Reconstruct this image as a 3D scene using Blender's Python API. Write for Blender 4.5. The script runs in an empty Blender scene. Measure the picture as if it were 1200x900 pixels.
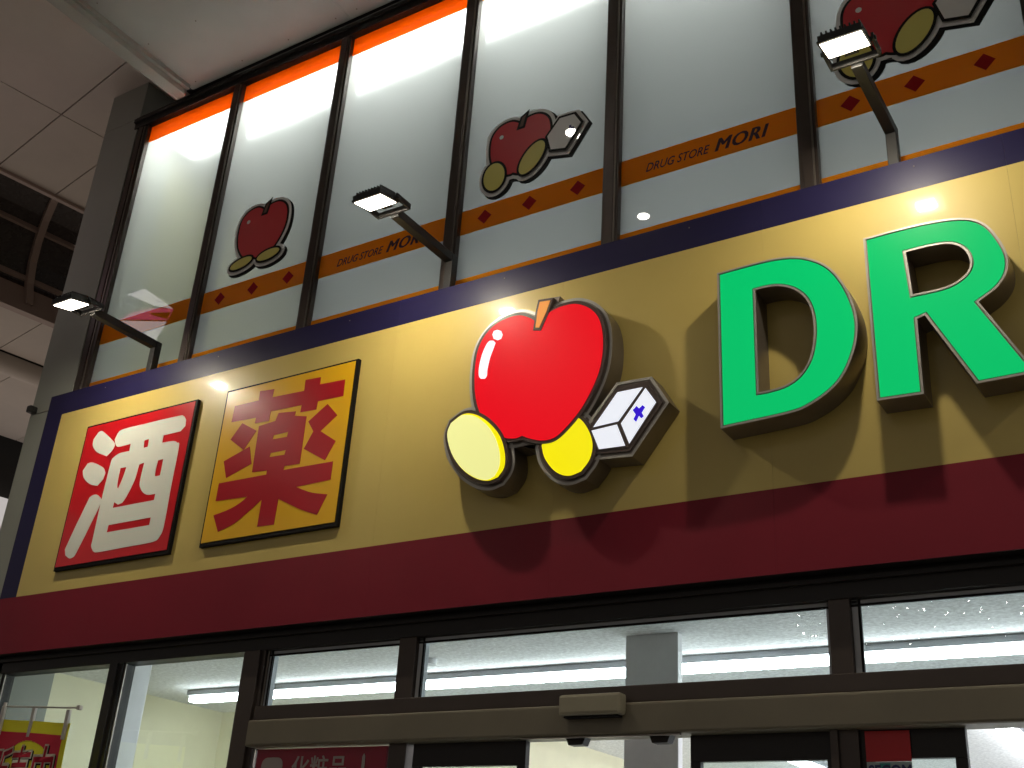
import bpy, bmesh, math, random
from mathutils import Vector, Matrix
random.seed(7)
SC = bpy.context.scene
COL = SC.collection

# ------------------------------------------------------------------ camera
YAW, PITCH, ROLL = math.radians(-33.8794), math.radians(25.3887), math.radians(3.8074)
CAM = Vector((0, 0, 1.5))
_f = Vector((math.sin(YAW)*math.cos(PITCH), math.cos(YAW)*math.cos(PITCH), math.sin(PITCH)))
_r0 = Vector((math.cos(YAW), -math.sin(YAW), 0)); _u0 = _r0.cross(_f)
_r = math.cos(ROLL)*_r0 + math.sin(ROLL)*_u0
_u = -math.sin(ROLL)*_r0 + math.cos(ROLL)*_u0
FPX = 1333.66
cd = bpy.data.cameras.new('camera'); cam = bpy.data.objects.new('camera', cd); COL.objects.link(cam)
cd.sensor_width = 36; cd.lens = FPX/1200*36; cd.clip_start = .05; cd.clip_end = 500
cam.matrix_world = Matrix(((_r.x, _u.x, -_f.x, CAM.x), (_r.y, _u.y, -_f.y, CAM.y), (_r.z, _u.z, -_f.z, CAM.z), (0, 0, 0, 1)))
SC.camera = cam

# ------------------------------------------------------------------ night light
SC.view_settings.view_transform = 'Standard'; SC.view_settings.look = 'None'
SC.view_settings.exposure = 0; SC.view_settings.gamma = 1
W = bpy.data.worlds.new('World'); SC.world = W; W.use_nodes = True
bg = W.node_tree.nodes['Background']; bg.inputs[0].default_value = (1, .92, .84, 1); bg.inputs[1].default_value = .16
FLOOD_E = 1130; DOWN_E = 90; TUBE_E = 28; UPPER_E = 48
SC.cycles.max_bounces = 10; SC.cycles.transparent_max_bounces = 16
SC.cycles.caustics_reflective = False

def ray(px, py):
    return (_r*((px-600)/FPX) + _u*(-(py-450)/FPX) + _f)
def at(px, py, Y):            # survey of the photograph: the point of the facade plane y = Y behind a pixel
    d = ray(px, py); return CAM + d*(Y/d.y)
def xz(px, py, Y):
    p = at(px, py, Y); return (p.x, p.z)

# ------------------------------------------------------------------ materials
def mat(name, col=(.5, .5, .5), rough=.5, metal=0, coat=0, noise=0, nscale=8, bump=0, bscale=60, emit=None, es=0, spec=.5, tint=None, crough=.03):
    m = bpy.data.materials.new(name); m.use_nodes = True
    nt = m.node_tree; b = nt.nodes['Principled BSDF']
    b.inputs['Base Color'].default_value = (*col, 1); b.inputs['Roughness'].default_value = rough
    b.inputs['Metallic'].default_value = metal; b.inputs['Coat Weight'].default_value = coat
    b.inputs['Coat Roughness'].default_value = crough; b.inputs['Specular IOR Level'].default_value = spec
    if emit:
        b.inputs['Emission Color'].default_value = (*emit, 1); b.inputs['Emission Strength'].default_value = es
    tc = nt.nodes.new('ShaderNodeTexCoord')
    if noise:
        n = nt.nodes.new('ShaderNodeTexNoise'); n.inputs['Scale'].default_value = nscale; n.inputs['Detail'].default_value = 7
        n.inputs['Roughness'].default_value = .6
        nt.links.new(tc.outputs['Object'], n.inputs['Vector'])
        mx = nt.nodes.new('ShaderNodeMix'); mx.data_type = 'RGBA'
        t2 = tint or tuple(c*(1-noise) for c in col)
        mx.inputs[6].default_value = (*t2, 1); mx.inputs[7].default_value = (*[min(1, c*(1+noise*.5)) for c in col], 1)
        mr = nt.nodes.new('ShaderNodeMapRange'); mr.inputs[1].default_value = .3; mr.inputs[2].default_value = .7
        nt.links.new(n.outputs['Fac'], mr.inputs[0]); nt.links.new(mr.outputs[0], mx.inputs[0])
        nt.links.new(mx.outputs[2], b.inputs['Base Color'])
        m2 = nt.nodes.new('ShaderNodeMath'); m2.operation = 'MULTIPLY_ADD'; m2.inputs[1].default_value = .25; m2.inputs[2].default_value = max(0, rough-.1)
        nt.links.new(n.outputs['Fac'], m2.inputs[0]); nt.links.new(m2.outputs[0], b.inputs['Roughness'])
    if bump:
        n = nt.nodes.new('ShaderNodeTexNoise'); n.inputs['Scale'].default_value = bscale; n.inputs['Detail'].default_value = 3
        nt.links.new(tc.outputs['Object'], n.inputs['Vector'])
        bp = nt.nodes.new('ShaderNodeBump'); bp.inputs['Strength'].default_value = bump; bp.inputs['Distance'].default_value = .01
        nt.links.new(n.outputs['Fac'], bp.inputs['Height']); nt.links.new(bp.outputs[0], b.inputs['Normal'])
        if coat: nt.links.new(bp.outputs[0], b.inputs['Coat Normal'])
    return m
def emat(name, col, s):
    m = bpy.data.materials.new(name); m.use_nodes = True; nt = m.node_tree
    nt.nodes.remove(nt.nodes['Principled BSDF']); e = nt.nodes.new('ShaderNodeEmission')
    e.inputs[0].default_value = (*col, 1); e.inputs[1].default_value = s
    nt.links.new(e.outputs[0], nt.nodes['Material Output'].inputs[0]); return m
def two_sided_fresnel(nt):
    # the same mirror strength on the way in and on the way out of a thin pane
    ge = nt.nodes.new('ShaderNodeNewGeometry'); mp_ = nt.nodes.new('ShaderNodeMapRange')
    mp_.inputs[3].default_value = 1.5; mp_.inputs[4].default_value = 1/1.5
    nt.links.new(ge.outputs['Backfacing'], mp_.inputs[0])
    fr = nt.nodes.new('ShaderNodeFresnel'); nt.links.new(mp_.outputs[0], fr.inputs[0]); return fr
def clear_glass(name, tint=(.9, .95, .94)):
    m = bpy.data.materials.new(name); m.use_nodes = True; nt = m.node_tree
    nt.nodes.remove(nt.nodes['Principled BSDF'])
    t = nt.nodes.new('ShaderNodeBsdfTransparent'); t.inputs[0].default_value = (*tint, 1)
    g = nt.nodes.new('ShaderNodeBsdfGlossy'); g.inputs['Roughness'].default_value = 0.0
    fr = two_sided_fresnel(nt)
    mx = nt.nodes.new('ShaderNodeMixShader'); nt.links.new(fr.outputs[0], mx.inputs[0]); nt.links.new(t.outputs[0], mx.inputs[1]); nt.links.new(g.outputs[0], mx.inputs[2])
    nt.links.new(mx.outputs[0], nt.nodes['Material Output'].inputs[0]); return m
def frosted(name, col, refr, rough, front=(.5, .5, .5)):
    # a pane with a translucent film: light from the room behind scatters in it, part passes blurred, the outer face mirrors the street
    m = bpy.data.materials.new(name); m.use_nodes = True; nt = m.node_tree
    nt.nodes.remove(nt.nodes['Principled BSDF'])
    tr = nt.nodes.new('ShaderNodeBsdfTranslucent'); tr.inputs[0].default_value = (*col, 1)
    df = nt.nodes.new('ShaderNodeBsdfDiffuse'); df.inputs[0].default_value = (*front, 1)
    a = nt.nodes.new('ShaderNodeMixShader'); a.inputs[0].default_value = .3
    nt.links.new(tr.outputs[0], a.inputs[1]); nt.links.new(df.outputs[0], a.inputs[2])
    rf = nt.nodes.new('ShaderNodeBsdfRefraction'); rf.inputs['Roughness'].default_value = rough; rf.inputs['IOR'].default_value = 1.25
    rf.inputs[0].default_value = (*col, 1)
    b = nt.nodes.new('ShaderNodeMixShader'); b.inputs[0].default_value = refr
    nt.links.new(a.outputs[0], b.inputs[1]); nt.links.new(rf.outputs[0], b.inputs[2])
    g = nt.nodes.new('ShaderNodeBsdfGlossy'); g.inputs['Roughness'].default_value = 0.0
    fr = two_sided_fresnel(nt)
    c = nt.nodes.new('ShaderNodeMixShader'); nt.links.new(fr.outputs[0], c.inputs[0]); nt.links.new(b.outputs[0], c.inputs[1]); nt.links.new(g.outputs[0], c.inputs[2])
    nt.links.new(c.outputs[0], nt.nodes['Material Output'].inputs[0]); return m
def lin(r, g, b):
    f = lambda c: ((c/255+.055)/1.055)**2.4 if c > 10 else c/255/12.92
    return (f(r), f(g), f(b))

M = dict(
 bronze=mat('dark_bronze_frame', (.072, .056, .048), .35, .5, noise=.15, nscale=3),
 bronze_dark=mat('near_black_frame', (.016, .013, .012), .5, .2),
 olive=mat('olive_bronze_cover', (.17, .150, .108), .5, .2, noise=.12, nscale=2),
 sensor=mat('sensor_olive_plastic', (.27, .245, .175), .5, noise=.06, nscale=9),
 yellow=mat('sign_yellow', (.57, .44, .130), .38, coat=.5, crough=.05, noise=.05, nscale=1.5, tint=(.54, .41, .118), bump=.03, bscale=3, spec=.3),
 navy=mat('sign_navy', (.016, .013, .055), .4, coat=.12, crough=.16, spec=.2, noise=.1, nscale=3),
 maroon=mat('sign_maroon', (.205, .010, .024), .5, coat=.12, crough=.25, noise=.1, nscale=2, tint=(.19, .009, .022), spec=.2),
 black=mat('black_paint', (.006, .005, .005), .6, spec=.15),
 red=mat('board_red', (.56, .006, .012), .28, coat=.4),
 white=mat('board_white', (.70, .72, .64), .3, coat=.4),
 amber=mat('board_amber', (.80, .44, .008), .28, coat=.4),
 crimson=mat('board_crimson', (.42, .004, .014), .28, coat=.4),
 steel=mat('brushed_steel', (.24, .21, .18), .36, .8, noise=.15, nscale=6),
 rim=mat('bright_steel_rim', (.46, .44, .40), .38, .55, noise=.12, nscale=9),
 column=mat('grey_column_paint', (.30, .31, .27), .6, noise=.08, nscale=2),
 soffit=mat('soffit_panel_paint', (.44, .43, .40), .55, noise=.10, nscale=1.3, bump=.05, bscale=8),
 trim=mat('soffit_trim_paint', (.36, .34, .30), .5, noise=.06, nscale=3),
 arcade=mat('arcade_ceiling_paint', (.58, .515, .46), .7, noise=.08, nscale=1.5),
 arcade_rib=mat('arcade_rib_paint', (.40, .30, .26), .6),
 dark_glass=mat('dark_skylight_glass', (.035, .024, .022), .25, noise=.1),
 pavement=mat('pavement_tiles', (.36, .33, .29), .7, noise=.2, nscale=3, bump=.2),
 wall_dark=mat('dark_wall_paint', (.03, .027, .025), .8, noise=.2),
 upper_room=mat('upper_room_grey', (.24, .25, .26), .8),
 upper_warm=mat('upper_room_warm', (.42, .40, .20), .8),
 room_white=mat('room_white', (.78, .79, .80), .8),
 cream=mat('room_cream_wallpaper', (.80, .76, .55), .8, noise=.04, nscale=5, bump=.05, bscale=90),
 ceiling_in=mat('acoustic_ceiling', (.74, .74, .74), .9, noise=.30, nscale=38, bump=.4, bscale=45),
 col_in=mat('inner_column', (.88, .87, .88), .6, noise=.08, nscale=5),
 fixture=mat('white_fixture', (.52, .54, .57), .5),
 tube=emat('fluorescent_tube', (.93, .97, 1), TUBE_E),
 upper_light=emat('upper_ceiling_panel', (.96, .98, 1), UPPER_E),
 flood=emat('flood_led', (1, .90, .72), FLOOD_E),
 flood_glass=emat('flood_lens_glow', (1, .90, .74), 14),
 down=emat('downlight_lamp', (1, .93, .82), DOWN_E),
 lamp_body=mat('lamp_dark_metal', (.022, .021, .020), .5, .1, noise=.15, nscale=12),
 glass=clear_glass('clear_glass'),
 film=frosted('frosted_window_film', (.69, .71, .68), .45, .24, (.26, .27, .26)),
 vinyl_orange=frosted('orange_vinyl', (1.0, .30, .004), .0, .3, (.62, .22, .01)),
 vinyl_red=mat('red_vinyl', (.36, .008, .01), .6, spec=.15),
 vinyl_ink=mat('dark_ink', (.03, .01, .02), .5),
 vinyl_low=frosted('orange_vinyl_low', (1.0, .43, .010), 0, .3, (.78, .36, .02)),
 st_red=mat('sticker_red', (.68, .010, .028), .4, coat=1, crough=0), st_white=mat('sticker_white', (.84, .84, .83), .4, coat=1, crough=0), st_black=mat('sticker_black', (.008, .009, .009), .5, spec=.2),
 st_yellow=mat('sticker_yellow', (.78, .70, .16), .4, coat=1, crough=0), st_brown=mat('sticker_brown', (.12, .05, .03), .4, coat=1, crough=0), st_blue=mat('sticker_blue', (.03, .03, .25), .4, coat=1, crough=0),
 green_face=mat('lit_green_acrylic', (.0, .10, .03), .3, emit=lin(0, 193, 104), es=.93, coat=.12, spec=.2),
 ap_red=mat('lit_red_acrylic', (.12, .0, .004), .3, emit=lin(232, 8, 26), es=.95, coat=.15, spec=.2),
 ap_white=mat('lit_white_acrylic', (.4, .4, .4), .2, emit=lin(228, 232, 242), es=.95, coat=.3),
 ap_cream=mat('lit_cream_acrylic', (.4, .4, .2), .2, emit=lin(228, 228, 146), es=.95, coat=.3),
 ap_yellow=mat('lit_yellow_acrylic', (.4, .35, .0), .2, emit=lin(240, 226, 10), es=.95, coat=.3),
 ap_orange=mat('lit_orange_acrylic', (.3, .15, .05), .2, emit=lin(226, 146, 72), es=.95, coat=.3),
 ap_blue=mat('lit_blue_acrylic', (.0, .0, .2), .2, emit=lin(48, 10, 200), es=.95, coat=.3),
 ap_line=mat('print_brown_line', (.085, .06, .05), .3, coat=.3),
 flag_yellow=mat('flag_yellow_cloth', (.82, .76, .03), .8, bump=.2, bscale=20), flag_red=mat('flag_red_print', (.55, .02, .05), .8), flag_white=mat('flag_white_print', (.80, .74, .62), .8),
 pole=mat('grey_plastic_pole', (.45, .42, .38), .4),
 poster_red=mat('door_sign_red', (.30, .006, .03), .35), poster_white=mat('door_sign_letters', (.42, .36, .34), .5),
 sticker_grey=mat('security_sticker_grey', (.35, .42, .42), .4), sticker_ink=mat('security_sticker_ink', (.02, .03, .12), .4), sec_red=mat('security_sticker_red', (.45, .006, .01), .4), sec_teal=mat('security_sticker_teal', (.03, .30, .27), .4),
 pink=mat('banner_pink', (.70, .05, .16), .7), banner_white=mat('banner_white', (.8, .78, .78), .7),
 glow_pink=emat('glowing_banner_pink', (.9, .10, .30), 2.6), glow_white=emat('glowing_banner_white', (1, .93, .95), 3.2),  # emission stands in for the light on the banner cloth
 fill_glow=emat('arcade_fill_glow', (1, .84, .72), .72), band_glow=emat('lit_band', (1, .92, .88), .5),  # first glow has no seen source, added as fill for the arcade
 fairy=emat('string_light_bulb', (1, .95, .9), 90),
)

# ------------------------------------------------------------------ builders
def link(name, me, m, parent=None):
    o = bpy.data.objects.new(name, me); COL.objects.link(o)
    if m: 
        me.materials.clear(); me.materials.append(m)
    if parent: o.parent = parent
    return o
def tag(o, label=None, cat=None, group=None, kind=None):
    if label: o['label'] = label
    if cat: o['category'] = cat
    if group: o['group'] = group
    if kind: o['kind'] = kind
    return o
def thing(name, label, cat, group=None, loc=(0, 0, 0)):
    o = bpy.data.objects.new(name, None); COL.objects.link(o); o.location = loc; o.empty_display_size = .1
    bpy.context.view_layer.update()
    return tag(o, label, cat, group)
def box_bm(bm, x0, x1, y0, y1, z0, z1, bev=0):
    r = bmesh.ops.create_cube(bm, size=1)
    vs = r['verts']
    bmesh.ops.scale(bm, vec=(x1-x0, y1-y0, z1-z0), verts=vs)
    bmesh.ops.translate(bm, vec=((x0+x1)/2, (y0+y1)/2, (z0+z1)/2), verts=vs)
    if bev:
        es = list({e for v in vs for e in v.link_edges})
        bmesh.ops.bevel(bm, geom=es, offset=bev, segments=2, affect='EDGES', profile=.6)
def box(name, x0, x1, y0, y1, z0, z1, m, parent=None, bev=.003):
    bm = bmesh.new(); box_bm(bm, x0, x1, y0, y1, z0, z1, bev)
    me = bpy.data.meshes.new(name); bm.to_mesh(me); bm.free()
    return link(name, me, m, parent)
def boxes(name, lst, m, parent=None, bev=.003):
    bm = bmesh.new()
    for b in lst: box_bm(bm, *b, bev)
    me = bpy.data.meshes.new(name); bm.to_mesh(me); bm.free()
    return link(name, me, m, parent)
def poly3(name, verts, faces, m, parent=None):
    me = bpy.data.meshes.new(name); me.from_pydata([tuple(v) for v in verts], [], faces); me.update()
    return link(name, me, m, parent)
def tube_bm(bm, a, b, r, seg=12):
    a, b = Vector(a), Vector(b); d = b-a
    r_ = bmesh.ops.create_cone(bm, segments=seg, radius1=r, radius2=r, depth=d.length, cap_ends=True)
    q = d.to_track_quat('Z', 'Y').to_matrix().to_4x4(); q.translation = (a+b)/2
    bmesh.ops.transform(bm, matrix=q, verts=r_['verts'])
def tube(name, a, b, r, m, parent=None, seg=12):
    bm = bmesh.new(); tube_bm(bm, a, b, r, seg); me = bpy.data.meshes.new(name); bm.to_mesh(me); bm.free()
    return link(name, me, m, parent)

def smooth(pts, corner=38, n=5):
    """closed outline: Catmull-Rom through gentle vertices, sharp corners kept"""
    P = [Vector(p) for p in pts]; N = len(P); cor = []
    for i in range(N):
        a, b = P[i]-P[i-1], P[(i+1) % N]-P[i]
        ang = math.degrees(a.angle(b)) if a.length > 1e-9 and b.length > 1e-9 else 0
        cor.append(ang > corner)
    out = []
    for i in range(N):
        p1, p2 = P[i], P[(i+1) % N]
        p0 = P[i-1] if not cor[i] else p1-(p2-p1)*.5
        p3 = P[(i+2) % N] if not cor[(i+1) % N] else p2+(p2-p1)*.5
        if cor[i] and cor[(i+1) % N]:
            out.append(p1.copy()); continue
        for k in range(n):
            t = k/n; t2, t3 = t*t, t*t*t
            out.append(.5*((2*p1)+(p2-p0)*t+(2*p0-5*p1+4*p2-p3)*t2+(3*p1-p0-3*p2+p3)*t3))
    return [(v.x, v.y) for v in out]
def area(p):
    return .5*sum(p[i-1][0]*p[i][1]-p[i][0]*p[i-1][1] for i in range(len(p)))
def offset(p, d):
    """grow (d>0) or shrink an outline given in metres; points that fold back over the outline are dropped"""
    s = 1 if area(p) > 0 else -1; N = len(p); out = []
    segs = [(p[i], p[(i+1) % N]) for i in range(N)]
    def dist(q):
        b = 9
        for (ax, ay), (bx_, by_) in segs:
            vx, vy = bx_-ax, by_-ay; L = vx*vx+vy*vy
            t = 0 if L < 1e-14 else max(0, min(1, ((q[0]-ax)*vx+(q[1]-ay)*vy)/L))
            b = min(b, math.hypot(q[0]-ax-t*vx, q[1]-ay-t*vy))
        return b
    for i in range(N):
        a = Vector(p[i])-Vector(p[i-1]); b = Vector(p[(i+1) % N])-Vector(p[i])
        if a.length < 1e-7 or b.length < 1e-7: continue
        a.normalize(); b.normalize()
        n1 = Vector((a.y, -a.x))*s; n2 = Vector((b.y, -b.x))*s; n = n1+n2
        if n.length < .3: n = n1
        n.normalize(); k = 1/max(.34, n.dot(n1)); q = Vector(p[i])+n*d*k
        if dist(q) >= abs(d)*.96: out.append((q.x, q.y))
    return out if len(out) > 3 else p
def plate(name, loops, y0, y1, m, parent=None, bev=0):
    """flat shape with holes (outlines in x,z metres), front face at y0, back at y1"""
    cu = bpy.data.curves.new('tmp', 'CURVE'); cu.dimensions = '2D'; cu.fill_mode = 'BOTH'; cu.extrude = (y1-y0)/2
    cu.bevel_depth = bev; cu.bevel_resolution = 1
    for lp in loops:
        if bev: lp = offset(lp, -bev if lp is loops[0] else bev)
        sp = cu.splines.new('POLY'); sp.points.add(len(lp)-1); sp.use_cyclic_u = True
        for i, (x, z) in enumerate(lp): sp.points[i].co = (x, z, 0, 1)
    o = bpy.data.objects.new('tmp', cu); COL.objects.link(o)
    dg = bpy.context.evaluated_depsgraph_get()
    me = bpy.data.meshes.new_from_object(o.evaluated_get(dg)); bpy.data.objects.remove(o)
    me.name = name; ym = (y0+y1)/2
    for v in me.vertices:
        x, z, d = v.co; v.co = (x, ym-d, z)
    me.update()
    for p in me.polygons: p.use_smooth = False
    return link(name, me, m, parent)
def px(pts, Y, sm=True, corner=38, n=5):
    q = [xz(a, b, Y) for a, b in pts]
    return smooth(q, corner, n) if sm else q
def zm(pts, ox, oy, s): return [(ox+a/s, oy+b/s) for a, b in pts]
def lettering(name, body, o, ux, uz, h, y, m, parent, bold=0, shear=0, spacing=1, thick=.002, width=None):
    """text laid on a facade plane; o=(x,z) of its lower left corner, h cap height"""
    c = bpy.data.curves.new('tmp', 'FONT'); c.body = body; c.size = 1; c.offset = bold; c.shear = shear; c.space_character = spacing; c.extrude = thick/2; c.resolution_u = 3
    t = bpy.data.objects.new('tmp', c); COL.objects.link(t)
    dg = bpy.context.evaluated_depsgraph_get(); me = bpy.data.meshes.new_from_object(t.evaluated_get(dg)); bpy.data.objects.remove(t)
    xs = [v.co.x for v in me.vertices]; ys = [v.co.y for v in me.vertices]
    x0, y0, H = min(xs), min(ys), max(ys)-min(ys); s = h/H
    if width: ux = width/((max(xs)-x0)*s)
    for v in me.vertices:
        a, b, d = v.co; a = (a-x0)*s; b = (b-y0)*s
        v.co = (o[0]+a*ux, y-d, o[1]+b*uz)
    me.update(); return link(name, me, m, parent)

Z0 = 1.5
YS = 5.0       # front of the sign fascia
YG = 5.15      # glass
XL = -7.855; XR = 4.6

# ================================================================== SETTING
o = poly3('pavement', [(-60, -60, 0), (60, -60, 0), (60, 60, 0), (-60, 60, 0)], [(0, 1, 2, 3)], M['pavement']); tag(o, kind='structure')

# ================================================================== BUILDING
B = thing('drugstore_building', 'drugstore front with dark bronze frames, frosted upper windows and lit interior below', 'shop building', loc=(-2, 5.2, 0))
B.location = (0, 0, 0)
MX = [-7.70, -6.475, -5.265, -4.01, -2.80, -1.56, -.335, .89, 2.115, 3.34, 4.55]   # upper mullions
ZB, ZT = 3.60+Z0, 6.40+Z0
for i, x in enumerate(MX):
    w = .055 if i else .09
    boxes('mullion', [(x-w, x+w, 5.11, 5.20, ZB, ZT+.02), (x-.028, x+.028, 5.095, 5.113, ZB, ZT), (x-.03, x+.03, 5.2, 5.27, ZB, ZT)], M['bronze'], B)
    box('mullion_trim_strip', x+w*.45, x+w*.45+.012, 5.100, 5.109, ZB, ZT, M['steel'], B, .001)
boxes('head_rail', [(-7.79, XR, 5.09, 5.20, ZT, ZT+.13), (-7.79, XR, 5.07, 5.092, ZT+.06, ZT+.10)], M['bronze_dark'], B)
box('sill_rail', -7.79, XR, 5.11, 5.2, ZB-.05, ZB+.06, M['bronze'], B)
# frosted panes with their vinyl
z_or = xz(536.7, 277.3, YG)[1]-.004
Z1a, Z1b = 4.146+Z0, 4.335+Z0          # orange stripe
Z2a, Z2b = 3.64+Z0, 3.795+Z0           # low stripe
ZO = 6.225+Z0                          # orange head band
def diamond(cx, cz, r=.062): return [(cx-r, cz), (cx, cz-r), (cx+r, cz), (cx, cz+r)]
for i in range(len(MX)-1):
    a, b = MX[i]+(.055 if i else .09), MX[i+1]-.055
    p = box('window_pane', a-.004, b+.004, YG, YG+.008, ZB, ZT+.01, M['film'], B, 0)
    box('orange_head_band', a, b, YG-.0030, YG-.0005, ZO, ZT+.005, M['vinyl_orange'], p, 0)
    box('orange_stripe', a, b, YG-.0030, YG-.0005, Z1a, Z1b, M['vinyl_low'], p, 0)
    box('orange_stripe', a, b, YG-.0030, YG-.0005, Z2a, Z2b, M['vinyl_low'], p, 0)
    zc = (Z1a+Z1b)/2
    if i in (1, 3, 5, 7, 9):
        for k in (.19, .54, .90):
            plate('red_diamond', [diamond(a+k, zc, .055)], YG-.0055, YG-.0035, M['vinyl_red'], p)
    elif i in (2, 4, 6, 8):
        lettering('dark_lettering', 'DRUG STORE', (a+.17, zc-.042), 1, 1, .060, YG-.0045, M['vinyl_ink'], p, .004, .35, 1.0, width=.42)
        for dx, dy in ((0, 0), (.0045, .0004), (.009, .0008)):
            lettering('dark_lettering', 'MORI', (a+.62+dx, zc-.048), 1, 1, .088, YG-.0045-dy, M['vinyl_ink'], p, 0, .35, 1.12, width=.33)

# upper room behind the film
boxes('upper_room_wall', [(-7.80, XR, 7.6, 7.7, 3.3+Z0, 6.6+Z0), (XR, XR+.1, 5.2, 7.7, 3.3+Z0, 6.6+Z0)], M['upper_room'], B, 0)
box('upper_room_side_wall', -7.90, -7.80, 5.2, 7.7, 3.3+Z0, 6.6+Z0, M['upper_warm'], B, 0)
box('upper_room_ceiling', -7.8, XR, 5.2, 7.6, 6.47+Z0, 6.6+Z0, M['upper_room'], B, 0)
box('upper_room_floor', -7.8, XR, 5.2, 7.6, 3.3+Z0, 3.45+Z0, M['upper_room'], B, 0)
UL = thing('ceiling_light_strip', 'long bright white light strip glowing behind the top of the frosted upper windows', 'ceiling light', loc=(0, 0, 0))
box('housing', -7.62, XR-.1, 5.30, 5.66, 6.40+Z0, 6.468+Z0, M['fixture'], UL, .004)
box('diffuser', -7.60, XR-.12, 5.32, 5.64, 6.37+Z0, 6.40+Z0, M['upper_light'], UL, 0)

# lower front: posts, transom rail, header, door parts
ZL = 1.44+Z0
LM = [(-7.93, -7.76), (-6.575, -6.44), (-5.31, -5.125), (-4.085, -3.965), (-1.60, -1.50), (.90, 1.0), (3.3, 3.4)]
for i, (a, b) in enumerate(LM):
    z0 = 0 if i in (0, 1, 2, 3, 4, 5, 6) else .86+Z0
    boxes('frame_post', [(a, b, 5.11, 5.22, 0, ZL+.02)] + ([(a+.03, b-.03, 5.09, 5.112, 0, ZL)] if i < 3 else []), M['bronze_dark'] if i < 2 else M['bronze'], B)
for x in (-7.755, -6.437, -5.12):
    box('post_edge_strip', x, x+.012, 5.125, 5.137, 0, ZL, M['steel'], B, .001)
boxes('lintel_rail', [(-7.93, XR, 5.10, 5.22, ZL, ZL+.16), (-7.93, XR, 5.075, 5.102, ZL+.075, ZL+.10)], M['bronze_dark'], B)
TR = [(-5.125, -4.085), (-3.965, -1.60), (-1.50, .90), (1.0, 3.3)]
for a, b in TR:
    fr = boxes('transom_frame', [(a, a+.03, 5.14, 5.2, 1.10+Z0, ZL), (b-.02, b, 5.14, 5.2, 1.10+Z0, ZL), (a, b, 5.14, 5.2, ZL-.02, ZL-.001)], M['fixture'], B)
    box('glazing_bead', a+.03, a+.042, 5.135, 5.15, 1.10+Z0, ZL, M['black'], fr, 0)
    box('glazing_bead', a, b, 5.133, 5.145, ZL-.032, ZL-.022, M['black'], fr, 0)
    box('transom_pane', a, b, 5.165, 5.167, 1.09+Z0, ZL-.01, M['glass'], B, 0)
box('transom_rail', -5.125, XR, 5.09, 5.22, 1.015+Z0, 1.10+Z0, M['bronze'], B, .006)
# door operator cover with a softly rounded section
sec = [(5.10, 1.014), (5.064, 1.012), (5.057, 1.006), (5.055, .998), (5.055, .874), (5.058, .864), (5.066, .86), (5.2, .86), (5.2, 1.014)]
vs = []; fs = []
for x in (-5.125, XR):
    for y, z in sec: vs.append((x, y, z+Z0))
n = len(sec)
for i in range(n): fs.append((i, (i+1) % n, n+(i+1) % n, n+i))
fs += [tuple(range(n))[::-1], tuple(range(n, 2*n))]
hd = poly3('door_operator_cover', vs, fs, M['olive'], B)
for x in (-3.19, -2.2): pass
box('cover_edge_strip', -3.20, -2.32, 5.06, 5.075, .852+Z0, .859+Z0, M['steel'], B, .001)
# tall left panes
for a, b in ((-7.76, -6.575), (-6.44, -5.31)):
    box('window_pane', a, b, 5.165, 5.167, .2, ZL, M['glass'], B, 0)
# door leaves and fixed lights under the operator
def leaf(x0, x1, top, y=5.13, glass=True):
    d = boxes('door_leaf', [(x0, x1, y, y+.04, top-.12, top), (x0, x0+.05, y, y+.04, .05, top-.12), (x1-.05, x1, y, y+.04, .05, top-.12), (x0, x1, y, y+.04, 0, .1)], M['bronze_dark'], B)
    box('door_glass', x0+.05, x1-.05, y+.018, y+.022, .1, top-.12, M['glass'], d, 0)
    return d
HB = .86+Z0
leaf(-3.93, -3.21, HB-.002); leaf(-2.30, -1.60, HB-.002)
leaf(-1.50, -1.06, HB-.002)
boxes('door_jamb', [(-1.62, -1.585, 5.09, 5.13, 0, HB)], M['bronze'], B)
for x in (-2.96, -2.50):
    bm = bmesh.new()
    vv = [bm.verts.new(c) for c in ((x, 5.10, HB), (x+.11, 5.10, HB), (x+.095, 5.10, HB-.035), (x+.015, 5.10, HB-.035), (x, 5.16, HB), (x+.11, 5.16, HB), (x+.095, 5.16, HB-.035), (x+.015, 5.16, HB-.035))]
    for f in ((0, 1, 2, 3), (7, 6, 5, 4), (0, 4, 5, 1), (1, 5, 6, 2), (2, 6, 7, 3), (3, 7, 4, 0)): bm.faces.new([vv[k] for k in f])
    me = bpy.data.meshes.new('door_bracket'); bm.to_mesh(me); bm.free(); link('door_bracket', me, M['bronze_dark'], B)

# shop interior
ZC = 1.6+Z0
box('shop_ceiling', -8.05, XR+2, 5.22, 16, ZC, ZC+.1, M['ceiling_in'], B, 0)
box('shop_floor', -8.05, XR+2, 5.22, 16, .004, .03, M['room_white'], B, 0)
boxes('shop_wall', [(-8.15, -8.05, 5.22, 7.6, 0, ZC), (-8.05, -5.6, 7.6, 7.7, 0, ZC), (-5.7, -5.6, 7.7, 16, 0, ZC)], M['cream'], B, 0)
boxes('shop_back_wall', [(-8.05, XR+2, 15.9, 16, .03, ZC), (XR+2, XR+2.1, 5.22, 16, 0, ZC)], M['room_white'], B, 0)
boxes('shop_column', [(-6.80, -6.62, 5.30, 5.51, .03, ZC)], M['col_in'], B, .01)
boxes('shop_column', [(-8.045, -7.85, 5.478, 5.575, .03, ZC)], M['col_in'], B, .004)
boxes('shop_column', [(-3.13, -2.79, 6.06, 6.12, .03, ZC)], M['col_in'], B, .006)

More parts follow.
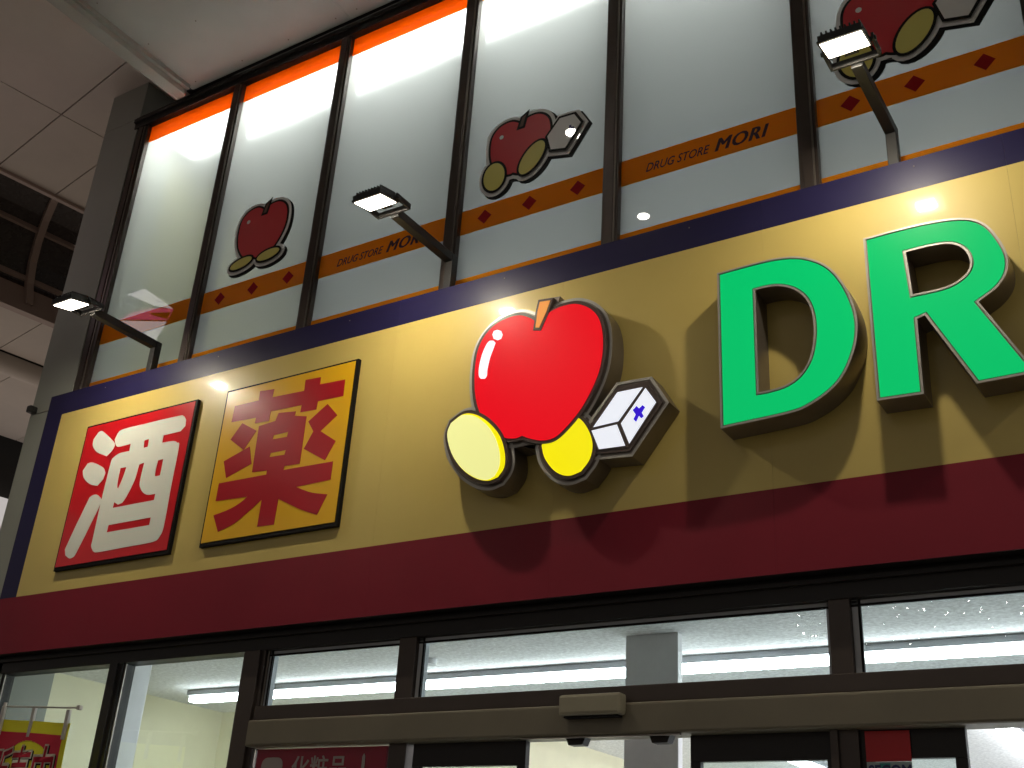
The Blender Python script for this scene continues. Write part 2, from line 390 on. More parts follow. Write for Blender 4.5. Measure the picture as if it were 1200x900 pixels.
def batten(x0, x1, y0, y1, label, first=None):
    t = thing('fluorescent_batten', label, 'ceiling light', 'fluorescent battens on the shop ceiling')
    if x1-x0 > y1-y0:
        box('housing', x0, x1, y0, y1, ZC-.045, ZC-.002, M['fixture'], t, .003)
        ym = (y0+y1)/2; boxes('tube_diffuser', [(x0+.01, x1-.01, ym-.045, ym+.045, ZC-.092, ZC-.046)], M['tube'], t, .012)
    else:
        box('housing', x0, x1, y0, y1, ZC-.045, ZC-.002, M['fixture'], t, .003)
        xm = (x0+x1)/2; boxes('tube_diffuser', [(xm-.045, xm+.045, y0+.01, y1-.01, ZC-.092, ZC-.046)], M['tube'], t, .012)
batten(-7.50, -5.19, 6.65, 6.78, 'short white ceiling light seen through the second tall pane from the left')
batten(-5.17, -.55, 6.65, 6.78, 'long white ceiling light seen through the transom windows over the door')
batten(-.50, 4.0, 6.65, 6.78, 'long white ceiling light behind the rightmost transom window')
batten(-6.0+2.2, -3.66, 9.0, 15.0, 'white ceiling light running back into the shop, seen through the open door')
batten(-1.7, -1.56, 9.0, 15.0, 'white ceiling light running back into the shop behind the right-hand door')
batten(1.2, 1.34, 9.0, 15.0, 'white ceiling light deep in the shop at the far right')
# smoke detectors on the ceiling
for (xx, yy, lb) in ((-4.72, 6.25, 'small white smoke detector on the shop ceiling above the first transom window'),):
    bm = bmesh.new(); tube_bm(bm, (xx, yy, ZC-.035), (xx, yy, ZC-.001), .05, 20)
    me = bpy.data.meshes.new('smoke_detector'); bm.to_mesh(me); bm.free(); tag(link('smoke_detector', me, M['room_white']), lb, 'smoke detector')

# ================================================================== SIGN FASCIA
F = thing('sign_fascia', 'long shop sign box: glossy yellow panels with navy border above and maroon band below', 'shop sign')
zt, zy, zm_, zb = 3.655+Z0, 3.465+Z0, 1.978+Z0, 1.555+Z0
box('sign_box', XL+.004, XR, YS+.006, 5.11, zb+.004, zt-.004, M['bronze_dark'], F, .002)
XY = -7.66
seams = [XY]+[-.56-1.2385*k for k in range(5, -1, -1)]+[.68, 1.92, 3.16, XR]
seams = sorted(set(round(s, 3) for s in seams if s >= XY))
for a, b in zip(seams[:-1], seams[1:]):
    box('yellow_panel', a+(.0003 if a > XY else 0), b-.0003, YS, YS+.005, zm_, zy, M['yellow'], F, .0002)
    box('navy_panel', a+.0003, b-.0003, YS-.001, YS+.005, zy, zt, M['navy'], F, .0002)
    box('maroon_panel', a+.0003, b-.0003, YS-.0005, YS+.005, zb, zm_, M['maroon'], F, .0002)
box('navy_panel', XL, XY, YS-.001, YS+.005, zm_, zt, M['navy'], F, .0002)
box('maroon_panel', XL-.05, XY, YS-.0005, YS+.005, zb, zm_, M['maroon'], F, .0002)
box('end_cover', XL-.006, XL, YS+.006, 5.11, zb, zt, M['navy'], F, .001)
bm = bmesh.new()
for k in range(11):
    x = -7.18+k*1.2385; bmesh.ops.create_uvsphere(bm, u_segments=8, v_segments=5, radius=.0045, matrix=Matrix.Translation((x, YS-.001, zt-.05)))
me = bpy.data.meshes.new('screw_head'); bm.to_mesh(me); bm.free(); tag(link('screw_head', me, M['steel'], F), kind='stuff')

# kanji boards -------------------------------------------------------
def board(name, label, x0, x1, z0, z1, face, ink):
    t = thing(name, label, 'sign board')
    box('board_edge', x0, x1, 4.970, YS-.002, z0, z1, M['black'], t, .002)
    box('board_face', x0+.014, x1-.022, 4.9665, 4.971, z0+.027, z1-.014, face, t, .001)
    return t
t = board('liquor_sign_board', 'square red sign board with a white rounded character, leftmost on the yellow sign', -7.243, -6.034, 2.122+Z0, 3.270+Z0, M['red'], M['white'])
S1 = lambda p: px(zm(p, 50, 460, 4.09), 4.964)
loops = [[(350,250),(345,225),(360,195),(385,176),(520,142),(650,112),(675,112),(687,130),(683,160),(660,185),(580,205),(572,240),(625,232),(645,240),(652,262),(615,450),(580,640),(560,690),(530,715),(400,740),(265,765),(240,760),(232,735),(240,700),(280,520),(325,340),(340,310),(370,290),(415,280),(422,245),(365,260)],
 [(487,230),(509,223),(503,260),(483,265)],
 [(372,362),(401,357),(385,405),(360,462),(357,440)],
 [(462,345),(487,335),(465,430),(470,462),(484,482),(505,490),(540,485),(533,515),(335,553),(342,525),(360,537),(380,528),(400,500),(440,420)],
 [(552,325),(578,318),(562,397),(541,401),(538,390)],
 [(315,635),(518,598),(510,635),(306,670)]]
plate('character_body', [S1(l) for l in loops], 4.9640, 4.9662, M['white'], t)
plate('character_stroke', [S1([(290,187),(340,235),(345,255),(330,280),(305,305),(260,285),(240,255),(243,225),(268,190)])], 4.9640, 4.9662, M['white'], t)
plate('character_stroke', [S1([(240,335),(288,358),(300,385),(290,415),(262,447),(225,438),(196,408),(192,375),(215,340)])], 4.9640, 4.9662, M['white'], t)
plate('character_stroke', [S1([(262,490),(278,505),(277,532),(220,650),(160,768),(148,787),(128,795),(108,780),(106,752),(165,625),(225,502),(242,491)])], 4.9640, 4.9662, M['white'], t)
t = board('medicine_sign_board', 'square amber board with a heavy crimson character, between red board and apple sign', -5.741, -4.550, 2.129+Z0, 3.273+Z0, M['amber'], M['crimson'])
S2 = lambda p: px(zm(p, 220, 410, 3.752), 4.964, True, 26)
plate('character_crown', [S2([(207,247),(312,222),(318,182),(380,172),(372,208),(512,180),(518,132),(585,120),(580,152),(692,130),(683,202),(572,225),(565,262),(495,274),(501,242),(365,270),(357,312),(295,323),(300,298),(192,318)])], 4.9640, 4.9662, M['crimson'], t)
plate('character_body', [S2(l) for l in ([(395,288),(400,277),(475,270),(470,290),(522,292),(492,500),(425,510),(420,528),(638,490),(628,570),(475,602),(540,626),(613,635),(567,725),(500,703),(440,675),(398,655),(378,768),(305,777),(325,658),(270,708),(200,765),(132,800),(113,728),(180,702),(228,674),(262,645),(122,665),(137,587),(345,548),(348,530),(282,538),(313,335),(385,312)],
   [(378,375),(442,360),(436,382),(373,393)], [(364,453),(431,440),(425,461),(359,471)])], 4.9640, 4.9662, M['crimson'], t)
for pts in ([(240,322),(302,355),(245,440),(188,395)], [(272,425),(280,500),(168,563),(158,490)], [(615,237),(657,287),(583,357),(650,400),(602,485),(510,435),(552,358),(530,315)]):
    plate('character_stroke', [S2(pts)], 4.9640, 4.9662, M['crimson'], t)

# channel letters ----------------------------------------------------
YF = 4.84
def letter(name, label, outer, hole, o_is_face):
    t = thing(name, label, 'letter sign')
    s = lambda q: px(q, YF, True, 30 if o_is_face else 50, 6)
    A, H = s(outer), s(hole)
    if o_is_face: fo, fh = A, H; ro, rh = offset(A, .016), offset(H, -.016)
    else: ro, rh = A, H; fo, fh = offset(A, -.016), offset(H, .016)
    plate('metal_return', [ro, rh], YF, YS-.003, M['steel'], t)
    plate('bright_rim', [ro, offset(ro, -.010), offset(rh, .010), rh], YF-.0055, YF-.0004, M['rim'], t)
    plate('lit_face', [fo, fh], YF-.004, YF-.0005, M['green_face'], t)
    return t
d3 = lambda p: zm(p, 800, 300, 3)
letter('channel_letter_d', 'big green lit channel letter D with metal edge, right of the apple sign',
  d3([(132,68),(250,36),(330,18),(400,13),(460,24),(510,50),(552,97),(585,160),(602,220),(603,280),(590,340),(560,410),(515,465),(445,515),(370,545),(145,595)]),
  d3([(245,115),(300,101),(350,98),(400,111),(440,142),(464,190),(473,250),(470,310),(455,370),(420,425),(370,462),(310,482),(258,492)]), True)
letter('channel_letter_r', 'big green lit channel letter R with metal edge, cut by the right of the view',
  [(1011.7,280),(1060,267),(1100,258.5),(1133,256),(1155,263),(1171,280),(1181,300),(1180,320),(1168,338),(1147,354),(1216,436.5),(1145,450),(1084,370),(1075,374),(1083,462),(1028,470)],
  [(1061.7,296),(1093,288.5),(1115,286.5),(1130,293),(1137,307),(1133,320),(1120,331),(1103,338),(1070,345.5)], False)

# apple light box ----------------------------------------------------
AP = thing('apple_light_box', 'lit red apple sign with two yellow ovals and a white first aid box', 'shop sign')
a4 = lambda p: zm(p, 500, 330, 3.3333)
def lit(face_pts, face_mat, dy, name, rim=.028, line=.020, corner=38):
    A = px(a4(face_pts), YF, True, corner, 6)
    plate('metal_casing', [offset(A, rim+line)], YF+.022+dy*.1, YS-.003-dy*.2, M['steel'], AP)
    plate('bright_rim', [offset(A, rim+line), offset(A, rim+line-.016)], YF+.0185+dy*.1, YF+.0215+dy*.1, M['rim'], AP)
    plate('print_outline', [offset(A, line)], YF+dy-.004, YF+.0225, M['ap_line'], AP)
    return plate(name, [A], YF+dy-.007, YF+dy-.0045, face_mat, AP), YF+dy-.0075
apple = [(430,178),(422,155),(400,141),(360,132),(310,145),(260,175),(222,220),(200,270),(190,330),(187,390),(190,440),(200,490),(220,535),(252,580),(300,608),(345,612),(372,601),(400,612),(450,620),(500,608),(550,562),(600,500),(640,430),(668,365),(682,310),(688,250),(685,190),(670,140),(640,107),(600,90),(560,89),(510,104),(470,128),(447,155)]
lit([(447,640),(460,690),(500,740),(550,757),(600,740),(635,690),(645,630),(625,570),(590,530),(540,520),(480,560)], M['ap_yellow'], .012, 'yellow_oval')
box_out = [(637,570),(665,655),(780,645),(897,470),(852,403),(748,420)]
_, yb = lit([(636,575),(662,656),(782,645),(900,470),(853,400),(748,418)], M['ap_line'], .018, 'box_outline')
for nm, q in (('box_side', [(641,580),(740,556),(772,638),(670,652)]), ('box_front', [(756,552),(852,413),(893,468),(788,630)]), ('box_lid', [(648,566),(742,430),(840,410),(745,543)])):
    plate(nm, [px(a4(q), YF, False)], yb-.003, yb, M['ap_white'], AP)
plate('blue_cross', [px(a4([(818,484),(828,494),(842,481),(851,489),(838,510),(846,524),(836,532),(827,522),(816,546),(806,536),(815,518),(803,500),(812,492)]), YF, False)], yb-.006, yb-.0035, M['ap_blue'], AP)
_, ya = lit(apple, M['ap_red'], .006, 'apple_face')
plate('highlight_print', [px(a4([(278,190),(292,194),(298,208),(292,224),(278,230),(263,224),(258,208),(264,194)]), YF)], ya-.003, ya, M['ap_white'], AP)
plate('highlight_print', [px(a4([(262,232),(270,240),(262,262),(248,300),(238,345),(236,368),(228,380),(212,380),(205,368),(206,335),(218,285),(236,245),(248,232)]), YF)], ya-.003, ya, M['ap_white'], AP)
stemA = px(a4([(445,82),(485,76),(470,120),(442,182),(428,182),(436,120)]), YF, False)
plate('metal_casing', [offset(stemA, .036)], YF+.0235, YS-.004, M['steel'], AP)
plate('print_outline', [offset(stemA, .016)], YF-.006, YF+.024, M['ap_line'], AP)
plate('stem', [stemA], YF-.010, YF-.0065, M['ap_orange'], AP)
oval = [(85,600),(100,552),(145,520),(190,520),(240,548),(285,600),(306,665),(305,725),(280,765),(240,779),(190,768),(140,732),(100,672)]
_, yo = lit(oval, M['ap_yellow'], 0, 'cream_oval_rim')
plate('cream_oval', [px(a4([(84,600),(98,556),(140,524),(185,526),(232,556),(268,606),(287,665),(287,722),(268,762),(235,777),(190,766),(140,730),(100,670)]), YF)], yo-.003, yo, M['ap_cream'], AP)

# ================================================================== STICKERS on the upper windows
def sticker(label, c, s, layout):
    """plain apple sticker on the glass; c = pixel centre on the glass, s = height scale in metres"""
    t = thing('apple_sticker', label, 'window sticker', 'apple stickers on the upper windows')
    cx, cz = xz(*c, YG)
    y = YG-.010
    base = px(a4(apple), YF); ax = sum(p[0] for p in base)/len(base); az = sum(p[1] for p in base)/len(base)
    sh = [((p[0]-ax)*s+cx, (p[1]-az)*s+cz) for p in base]
    def ell(ex, ez, rx, rz, rot):
        out = []
        for k in range(28):
            th = 2*math.pi*k/28; u, v = rx*math.cos(th), rz*math.sin(th)
            out.append((cx+s*(ex+u*math.cos(rot)-v*math.sin(rot)), cz+s*(ez+u*math.sin(rot)+v*math.cos(rot))))
        return out
    shapes = [(sh, 'red_print', M['st_red'], .006)]
    for e in layout['ovals']: shapes.append((ell(*e), 'yellow_print', M['st_yellow'], .009))
    if layout.get('box'):
        bx, bz, r = layout['box']
        q = [(-.17, -.02), (-.12, -.20), (.05, -.24), (.22, .02), (.14, .15), (-.03, .16)]
        shapes.append(([(cx+s*(bx+a*r), cz+s*(bz+b*r)) for a, b in q], 'white_box_print', M['st_white'], .008))
    st = [(.02, .30), (.07, .33), (.035, .17), (-.015, .17)]
    stem = [(cx+s*(a), cz+s*(b+.06)) for a, b in st]
    shapes.insert(1, (stem, 'stem_print', M['st_brown'], .007))
    for k, (p, nm, m_, d) in enumerate(shapes):
        if nm == 'stem_print': continue
        e = k*.00004
        shd = [(a+.024, b-.024) for a, b in offset(p, .046)]
        plate('black_shadow_print', [shd], y+.0045+e, y+.0075+e, M['st_black'], t)
        plate('white_backing', [offset(p, .042)], y+.001+e, y+.004+e, M['st_white'], t)
    for k, (p, nm, m_, d) in enumerate(shapes):
        lv = .0001+.0030*k
        plate('black_outline', [offset(p, .018)], y-.0010-lv, y+.0007-lv, M['st_black'], t)
        plate(nm, [p], y-.0022-lv, y-.0012-lv, m_, t)
    gx, gz = cx-.27*s, cz+.17*s
    plate('highlight_print', [[(gx+.03*s*math.cos(a*.5236), gz+.03*s*math.sin(a*.5236)) for a in range(12)]], y-.0036, y-.0024, M['st_white'], t)
    if layout.get('box'):
        bx, bz, r = layout['box']; ex, ez = cx+s*(bx+.1*r), cz+s*(bz-.02*r); w = .045*s*r; h = .014*s*r
        plate('cross_print', [[(ex-w, ez-h), (ex-h, ez-h), (ex-h, ez-w), (ex+h, ez-w), (ex+h, ez-h), (ex+w, ez-h), (ex+w, ez+h), (ex+h, ez+h), (ex+h, ez+w), (ex-h, ez+w), (ex-h, ez+h), (ex-w, ez+h)]], y-.0155, y-.0120, M['st_blue'], t)
    return t
run = dict(ovals=[(-.33, -.40, .15, .20, .15), (.20, -.30, .13, .24, -.62)], box=(.60, -.05, 1.15))
stand = dict(ovals=[(-.26, -.47, .19, .07, .15), (.22, -.47, .19, .07, .10)])
sticker('apple sticker with flat yellow ovals, on the second upper pane from the left', (308, 268), .60, stand)
sticker('apple sticker with round yellow ovals and white box, on the fourth upper pane', (610, 168), .56, run)
sticker('apple sticker behind the rightmost floodlight, near the top right of the windows', (1043, 18), .62, run)

# ================================================================== FLOODLIGHTS
def floodlight(x, label):
    t = thing('floodlight', label, 'floodlight', 'floodlights standing on top of the sign')
    box('post', x-.028, x+.028, 5.02, 5.08, 3.655+Z0, 3.925+Z0, M['lamp_body'], t, .004)
    box('arm', x-.028, x+.028, 4.44, 5.019, 3.865+Z0, 3.925+Z0, M['lamp_body'], t, .004)
    # yoke
    hy, hz = 4.255, 3.865+Z0
    boxes('yoke', [(x-.125, x+.125, 4.425, 4.438, 3.88+Z0, 3.92+Z0), (x-.125, x-.112, 4.30, 4.438, 3.88+Z0, 3.92+Z0), (x+.112, x+.125, 4.30, 4.438, 3.88+Z0, 3.92+Z0)], M['lamp_body'], t, .002)
    R_ = Matrix.Translation((x, hy, hz)) @ Matrix.Rotation(math.radians(12), 4, 'X')
    def rb(name, lst, m_, bev=.003):
        o_ = boxes(name, lst, m_, t, bev); o_.data.transform(R_); return o_
    h = rb('housing', [(-.105, .105, -.085, .085, .0, .035), (-.11, .11, -.09, .09, -.006, .006)], M['lamp_body'], .004)
    rb('cooling_fins', [(-.09+k*.0225, -.082+k*.0225, -.07, .07, .035, .058) for k in range(9)], M['lamp_body'], .001)
    rb('lens', [(-.098, .098, -.074, .074, -.0105, -.0065)], M['flood_glass'], .001)
    rb('led_chip', [(-.048, .048, -.030, .030, -.0130, -.0110)], M['flood'], .001)
    rb('junction_box', [(-.035, .035, .09, .125, .0, .035)], M['lamp_body'], .004)
    bm = bmesh.new(); tube_bm(bm, (x-.133, hy+.06, hz+.03), (x+.133, hy+.06, hz+.03), .012, 8); me = bpy.data.meshes.new('pivot_bolt'); bm.to_mesh(me); bm.free(); link('pivot_bolt', me, M['lamp_body'], t)
    return t
floodlight(-6.74, 'leftmost floodlight on a black arm, in front of the grey column')
floodlight(-3.93, 'middle floodlight on a black arm, above the apple sign')
floodlight(-1.09, 'rightmost floodlight on a black arm, above the green letters')
floodlight(1.74, 'floodlight beyond the right edge of the view')

# ================================================================== DOOR THINGS
t = thing('door_sensor', 'small olive motion sensor box mounted over the automatic door', 'sensor')
box('sensor_cover', -2.945, -2.60, 4.985, 5.056, .948+Z0, 1.050+Z0, M['sensor'], t, .016)
box('sensor_window', -2.92, -2.62, 5.00, 5.05, .938+Z0, .947+Z0, M['black'], t, .002)
t = thing('door_sign_panel', 'dark red sign panel with pale characters over the left entrance window', 'sign')
box('panel', -5.09, -4.11, 5.13, 5.145, .45+Z0, HB-.008, M['poster_red'], t, .002)
lettering('pale_lettering', '化粧品', (-4.80, HB-.185), 1, 1, .135, 5.1285, M['poster_white'], t, .012)
plate('rounded_mark', [[(-5.04+.085*(1+math.copysign(abs(math.cos(a))**.5, math.cos(a))), HB-.14+.085*math.copysign(abs(math.sin(a))**.5, math.sin(a))) for a in [k*math.pi/12 for k in range(24)]]], 5.1265, 5.1285, M['poster_white'], t)
plate('pale_stroke', [[(-4.28, HB-.20), (-4.255, HB-.20), (-4.258, HB-.06), (-4.268, HB-.045), (-4.278, HB-.06)]], 5.1265, 5.1285, M['poster_white'], t)
t = thing('security_sticker', 'red security sticker with dark letters below, beside the right door', 'sticker')
box('red_field', -1.475, -1.285, 5.120, 5.1245, HB-.135, HB-.008, M['sec_red'], t, .0005)
box('grey_field', -1.475, -1.285, 5.120, 5.1245, HB-.40, HB-.136, M['sticker_grey'], t, .0005)
box('teal_field', -1.42, -1.375, 5.1190, 5.1198, HB-.185, HB-.142, M['sec_teal'], t, 0)
lettering('dark_lettering', 'SECOM', (-1.468, HB-.200), .82, 1, .052, 5.1185, M['sticker_ink'], t, .03, 0, 1.0, .0015)

# nobori flag standing on the pavement outside the left window
t = thing('nobori_flag', 'yellow and red vertical sale flag on a pole, outside the lower left window', 'flag')
fx0, fx1, fz1, fy = -7.06, -6.285, 1.025+Z0, 4.7
tube('pole', (-7.02, fy, 0), (-7.02, fy, 1.13+Z0), .011, M['pole'], t)
tube('cross_rod', (-7.04, fy, 1.105+Z0), (-6.215, fy-.02, 1.060+Z0), .0055, M['pole'], t)
box('rod_cap', -6.235, -6.205, fy-.035, fy-.008, 1.048+Z0, 1.075+Z0, M['pole'], t, .003)
NX, NZ = 24, 40
def fpt(u, v, off=0): return (fx0+(fx1-fx0)*u, fy-.012-off+.012*math.sin(u*9+v*1.5)+.008*math.sin(v*14+u*4), fz1-.055*u-1.75*v)
vs = [fpt(i/NX, j/NZ) for j in range(NZ+1) for i in range(NX+1)]
fs = [(j*(NX+1)+i, j*(NX+1)+i+1, (j+1)*(NX+1)+i+1, (j+1)*(NX+1)+i) for j in range(NZ) for i in range(NX)]
cl = poly3('flag_cloth', vs, fs, M['flag_yellow'], t)
for f in cl.data.polygons: f.use_smooth = True
def onflag(o_, off):
    for v in o_.data.vertices:
        x, y, z = v.co; u = (x-fx0)/(fx1-fx0); vv = (fz1-.055*u-z)/1.75
        v.co.y = fy-.012+.012*math.sin(u*9+vv*1.5)+.008*math.sin(vv*14+u*4)-off
def grid_plate(name, inside, off, m_):
    n1, n2 = 200, 330; vs = []; fs = []; idx = {}
    def vid(i, j):
        if (i, j) not in idx: idx[(i, j)] = len(vs); vs.append(fpt(i/n1, j/n2, off))
        return idx[(i, j)]
    for i in range(n1):
        for j in range(n2):
            if inside((i+.5)/n1, (j+.5)/n2): fs.append((vid(i, j), vid(i+1, j), vid(i+1, j+1), vid(i, j+1)))
    return poly3(name, vs, fs, m_, cl)
EL = lambda u, v: ((u-.53)/.40)**2+((v-.235)/.165)**2 < 1
grid_plate('red_print', lambda u, v: .07 < u < .93 and .043 < v < .97 and not EL(u, v), .0015, M['flag_red'])
for (txt, bold, m_, off, dx) in (('販売中', .050, M['st_black'], .003, .010), ('販売中', .045, M['flag_white'], .0045, 0), ('販売中', .008, M['flag_red'], .006, 0)):
    o_ = lettering('flag_lettering', txt, (-7.0+dx-bold*.26, fz1-.53-dx-bold*.33), 1, 1, .34+bold*.66, fy, m_, cl, bold, 0, 1.0, .0008, width=.62+bold*.5)
    bm = bmesh.new(); bm.from_mesh(o_.data); bmesh.ops.subdivide_edges(bm, edges=[e for e in bm.edges if e.calc_length() > .08], cuts=2); bm.to_mesh(o_.data); bm.free()
    onflag(o_, off)
for u in (.08, .5, .95):
    x = fx0+(fx1-fx0)*u
    box('flag_tab', x-.014, x+.014, fy-.025, fy-.006, fz1-.10-.055*u, 1.105+Z0-.055*(u), M['pole'], t, .001)

# ================================================================== CANOPY SOFFIT
C = thing('canopy', 'pale panelled canopy soffit over the pavement at the top of the windows', 'canopy')
zs = 6.53+Z0
xs = [-7.02+1.83*k for k in range(8)]; ys = [5.06-1.22*k for k in range(6)]
for a, b in zip(xs[:-1], xs[1:]):
    for y1, y0 in zip(ys[:-1], ys[1:]):
        box('soffit_panel', a+.0015, b-.0015, y0+.0015, y1-.0015, zs, zs+.012, M['soffit'], C, .0008)
box('canopy_roof', -7.1, xs[-1], ys[-1], 5.1, zs+.0125, zs+.35, M['bronze_dark'], C, 0)
boxes('edge_trim', [(-7.15, -7.02, ys[-1], 5.0, zs-.10, zs+.05), (-7.02, -6.985, ys[-1], 5.0, zs-.045, zs+.0), (-7.17, -7.148, ys[-1], 5.02, zs-.06, zs+.05)], M['trim'], C, .004)
bm = bmesh.new()
for a, b in zip(xs[:-1], xs[1:]):
    for y1, y0 in zip(ys[:-1], ys[1:]):
        for u in (.06, .37, .66, .94):
            for v in (.06, .5, .94):
                bmesh.ops.create_cone(bm, segments=8, radius1=.007, radius2=.007, depth=.003, cap_ends=True, matrix=Matrix.Translation((a+(b-a)*u, y0+(y1-y0)*v, zs-.001)))
me = bpy.data.meshes.new('soffit_screw'); bm.to_mesh(me); bm.free(); tag(link('soffit_screw', me, M['steel'], C), kind='stuff')

def downlight(x, y, label):
    t = thing('downlight', label, 'downlight', 'downlights in the canopy soffit')
    bm = bmesh.new(); r = []
    prof = [(.062, -.004), (.085, -.004), (.088, .0), (.062, .0)]
    N = 32
    for k in range(N):
        a = 2*math.pi*k/N; r.append([bm.verts.new((x+q*math.cos(a), y+q*math.sin(a), zs-.002+w)) for q, w in prof])
    for k in range(N):
        for j in range(4): bm.faces.new((r[k][j], r[k][(j+1) % 4], r[(k+1) % N][(j+1) % 4], r[(k+1) % N][j]))
    me = bpy.data.meshes.new('trim_ring'); bm.to_mesh(me); bm.free(); link('trim_ring', me, M['room_white'], t)
    tube('lamp', (x, y, zs-.006), (x, y, zs-.0015), .060, M['down'], t, 28)
downlight(-4.33, 3.10, 'recessed round downlight near the windows, mirrored in the fourth upper pane')
downlight(-4.35, 1.65, 'recessed round downlight farther from the windows, mirrored in the fifth upper pane')

# ================================================================== COLUMN
K = thing('corner_column', 'grey square column at the left end of the shop front', 'column')
box('shaft', -8.25, -7.93+.17, 5.10, 5.55, 0, 3.60+Z0, M['column'], K, .006)
box('shaft', -8.25, -7.76, 5.10, 5.55, 3.604+Z0, 6.53+Z0, M['column'], K, .006)
box('shaft', -8.25, -7.76, 5.10, 5.55, 6.534+Z0, 7.0+Z0, M['column'], K, .006)
tag(box('column_camera', -8.22, -8.16, 5.03, 5.098, 3.60+Z0, 3.66+Z0, M['lamp_body'], None, .012), 'tiny dark box fixed to the column beside the sign corner', 'box')

# ================================================================== ARCADE CEILING to the left
def onZ(px_, py_, z):
    d = ray(px_, py_); return CAM+d*((z-CAM.z)/d.z)
za = 6.95+Z0
az = math.radians(80); DA = Vector((math.cos(az), math.sin(az), 0)); DB = Vector((-math.sin(az), math.cos(az), 0))
O = onZ(128, 165, za); O.z = 0
E1 = (onZ(105, 250, za)-O).dot(DB); E2 = (onZ(35, 365, za)-O).dot(DB); E3 = (onZ(30, 430, za)-O).dot(DB)
A = thing('arcade_ceiling', 'brownish panelled arcade ceiling with an arched dark skylight left of the shop', 'ceiling')
def abox(name, a0, a1, b0, b1, z0, z1, m_, parent=A, bev=.004):
    bm = bmesh.new(); box_bm(bm, a0, a1, b0, b1, z0, z1, bev)
    for v in bm.verts:
        p = O+DA*v.co.x+DB*v.co.y; v.co = (p.x, p.y, v.co.z)
    bmesh.ops.recalc_face_normals(bm, faces=bm.faces)
    me = bpy.data.meshes.new(name); bm.to_mesh(me); bm.free(); return link(name, me, m_, parent)
sA = (onZ(34, 165, za)-O).dot(DA)
rows = [-1.8, -.0, E1]
for b0, b1, st in ((-1.75, 0, 1.5), (0, E1-.03, .66)):
    k = -8
    while k < 8:
        a0 = sA+k*st
        abox('ceiling_panel', a0+.006, a0+st-.006, b0+.006, b1-.006, za, za+.03, M['arcade'])
        k += 1
abox('backing', -12, 12, -1.75, E1, za+.032, za+.1, M['wall_dark'], bev=0)
abox('skylight_curb', -12, 12, E1-.03, E1+.03, za-.03, za+.4, M['arcade_rib'])
# barrel skylight
W2 = (E2-E1)/2; NB = 12
def arch(th, r=1.0): return (E1+W2-W2*math.cos(th)*r, za+.05+W2*.75*math.sin(th)*r)
rib_a = (onZ(72, 233, za)-O).dot(DA); rib_b = (onZ(35, 360, za)-O).dot(DA)
skew = (rib_b-rib_a)
for k in range(-5, 6):
    vs = []; fs = []
    for j in range(NB+1):
        b, z = arch(math.pi*j/NB)
        f_ = j/NB
        for a in (rib_a+k*1.6+skew*f_+.03, rib_a+(k+1)*1.6+skew*f_-.03): p = O+DA*a+DB*b; vs.append((p.x, p.y, z))
    for j in range(NB): fs.append((2*j, 2*j+1, 2*j+3, 2*j+2))
    poly3('skylight_pane', vs, fs, M['dark_glass'], A)
    bm = bmesh.new()
    for j in range(NB):
        pts = []
        for jj in (j, j+1):
            for rr in (.93, 1.03):
                b, z = arch(math.pi*jj/NB, rr); f_ = jj/NB
                for da in (-.045, .045): p = O+DA*(rib_a+k*1.6+skew*f_+da)+DB*b; pts.append(bm.verts.new((p.x, p.y, z)))
        for q in ((0, 1, 5, 4), (2, 6, 7, 3), (0, 4, 6, 2), (1, 3, 7, 5)): bm.faces.new([pts[w] for w in q])
    me = bpy.data.meshes.new('skylight_rib'); bm.to_mesh(me); bm.free(); link('skylight_rib', me, M['arcade_rib'], A)
for th in (math.pi*.5, math.pi*.72, math.pi*.9):
    b, z = arch(th, .985); abox('purlin', -9, 9, b-.03, b+.03, z-.03, z+.03, M['arcade_rib'])
abox('skylight_curb', -12, 12, E2-.04, E2+.10, za-.05, za+.4, M['arcade_rib'])
k = -8
jA = (onZ(22, 395, za)-O).dot(DA)
while k < 8:
    abox('ceiling_panel', jA+k*1.3+.006, jA+(k+1)*1.3-.006, E2+.11, E3-.26, za, za+.03, M['arcade']); k += 1
# rounded beam
vs = []; fs = []; NS = 10
for j in range(NS+1):
    th = math.pi*j/NS; b = E3-.25*math.cos(th)+.05; z = za-.18*math.sin(th)
    for a in (-12, 12): p = O+DA*a+DB*b; vs.append((p.x, p.y, z))
for j in range(NS): fs.append((2*j, 2*j+1, 2*j+3, 2*j+2))
o_ = poly3('rounded_beam', vs, fs, M['arcade'], A)
for f in o_.data.polygons: f.use_smooth = True
EE = (onZ(15, 515, za)-O).dot(DB)
for k in range(-8, 10): abox('ceiling_panel', jA+.55+k*1.3+.006, jA+.55+(k+1)*1.3-.006, E3+.31, EE, za, za+.03, M['arcade'])
abox('backing', -12, 12, E2+.11, EE, za+.034, za+.1, M['wall_dark'], bev=0)
abox('skylight_cover', -12, 12, E1-.1, E2+.2, za+W2*.75+.3, za+W2*.75+.35, M['wall_dark'], bev=0)

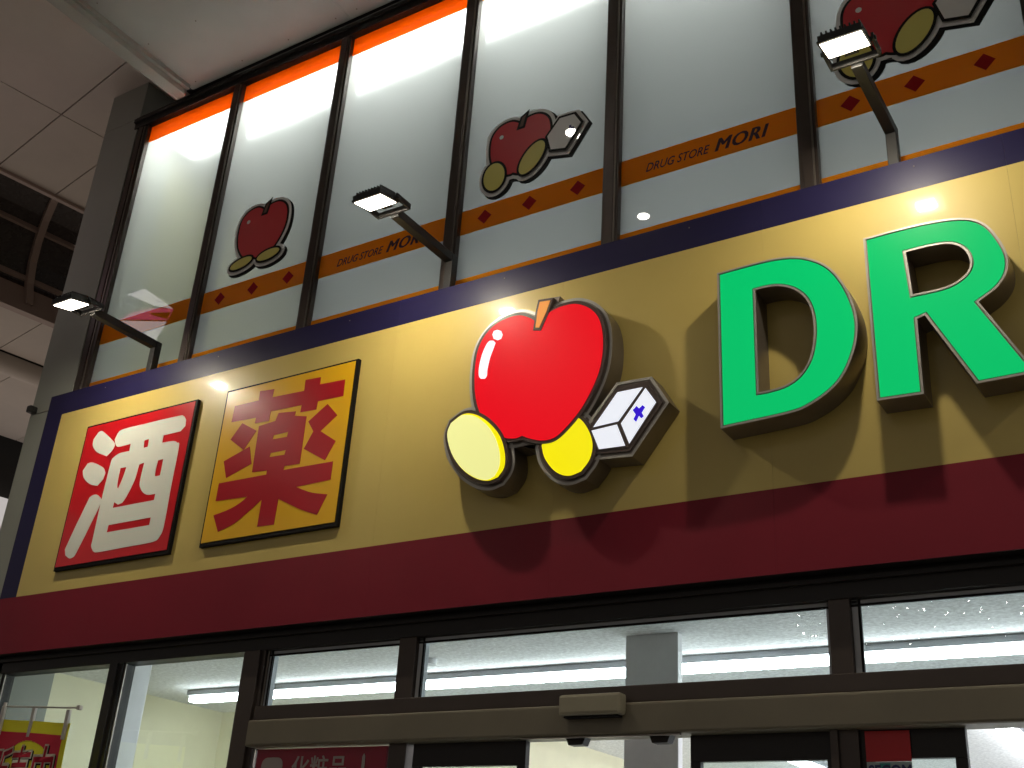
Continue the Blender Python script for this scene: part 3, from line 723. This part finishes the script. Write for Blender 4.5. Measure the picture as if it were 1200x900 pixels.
# dark neighbouring building across the side street with a pale sign band
N_ = thing('side_street_building', 'dark building across the side street at the left edge with a pale shop band', 'building')
bx, by = EE+1.2, 0
abox('wall', -6, 16, EE+.6, EE+1.2, 0, 13, M['wall_dark'], N_, 0)
p1 = at(5, 600, 13.5)
abox('pale_sign_band', -4, 9, EE+.35, EE+.58, 6.1, 7.55, M['band_glow'], N_, .02)
abox('window', -4, 9, EE+.4, EE+.595, 0.3, 5.9, M['fill_glow'], N_, .01)  # added glowing panel, not a seen window; brightens the arcade ceiling and column

# street banner, its light put in as glowing cloth, mirrored in the first pane
t = thing('hanging_banner', 'pink and white pointed banner with glow added to its cloth, over the street, mirrored in the first pane', 'sign')
def mir(px_, py_, yr):
    d = ray(px_, py_); G = CAM+d*(YG/d.y); k = (YG-yr)/YG; return Vector((CAM.x+d.x/d.y*YG*(1+k), yr, CAM.z+d.z/d.y*YG*(1+k)))
yr = 3.7
def mp(name, q, m_, dy=0):
    f_ = [mir(a, b, yr+dy) for a, b in q]; bk = [v+Vector((0, -.01, 0)) for v in f_]; n_ = len(f_)
    poly3(name, f_+bk, [tuple(range(n_)), tuple(range(2*n_-1, n_-1, -1))]+[(i, (i+1) % n_, n_+(i+1) % n_, n_+i) for i in range(n_)], m_, t)
mp('white_cloth', [(141,376),(195,377),(182,397),(178,408),(150,392)], M['glow_white'])
mp('white_cloth', [(150,345),(170,338),(203,362),(180,358)], M['glow_white'], .02)
mp('pink_cloth', [(143,373),(155,366),(178,361),(203,362),(196,375),(140,374)], M['glow_pink'], .03)
mp('black_band', [(176,367),(200,366),(196,374),(178,369)], M['black'], .045)
# string lights on the street side, mirrored in the right transom
bm = bmesh.new(); random.seed(3)
for k in range(70):
    q = (random.uniform(1005, 1250), random.uniform(690, 765)) if k > 8 else (random.uniform(925, 968), random.uniform(712, 750))
    yr_ = random.uniform(-3.2, -2.6); d = ray(*q); kk = (5.165-yr_)/5.165
    P = (d.x/d.y*5.165*(1+kk), yr_, CAM.z+d.z/d.y*5.165*(1+kk))
    bmesh.ops.create_icosphere(bm, subdivisions=1, radius=random.uniform(.004, .010), matrix=Matrix.Translation(P))
me = bpy.data.meshes.new('string_lights'); bm.to_mesh(me); bm.free(); tag(link('string_lights', me, M['fairy']), 'tiny white string lights over the street, mirrored as specks in the right transom', 'string lights', kind='stuff')
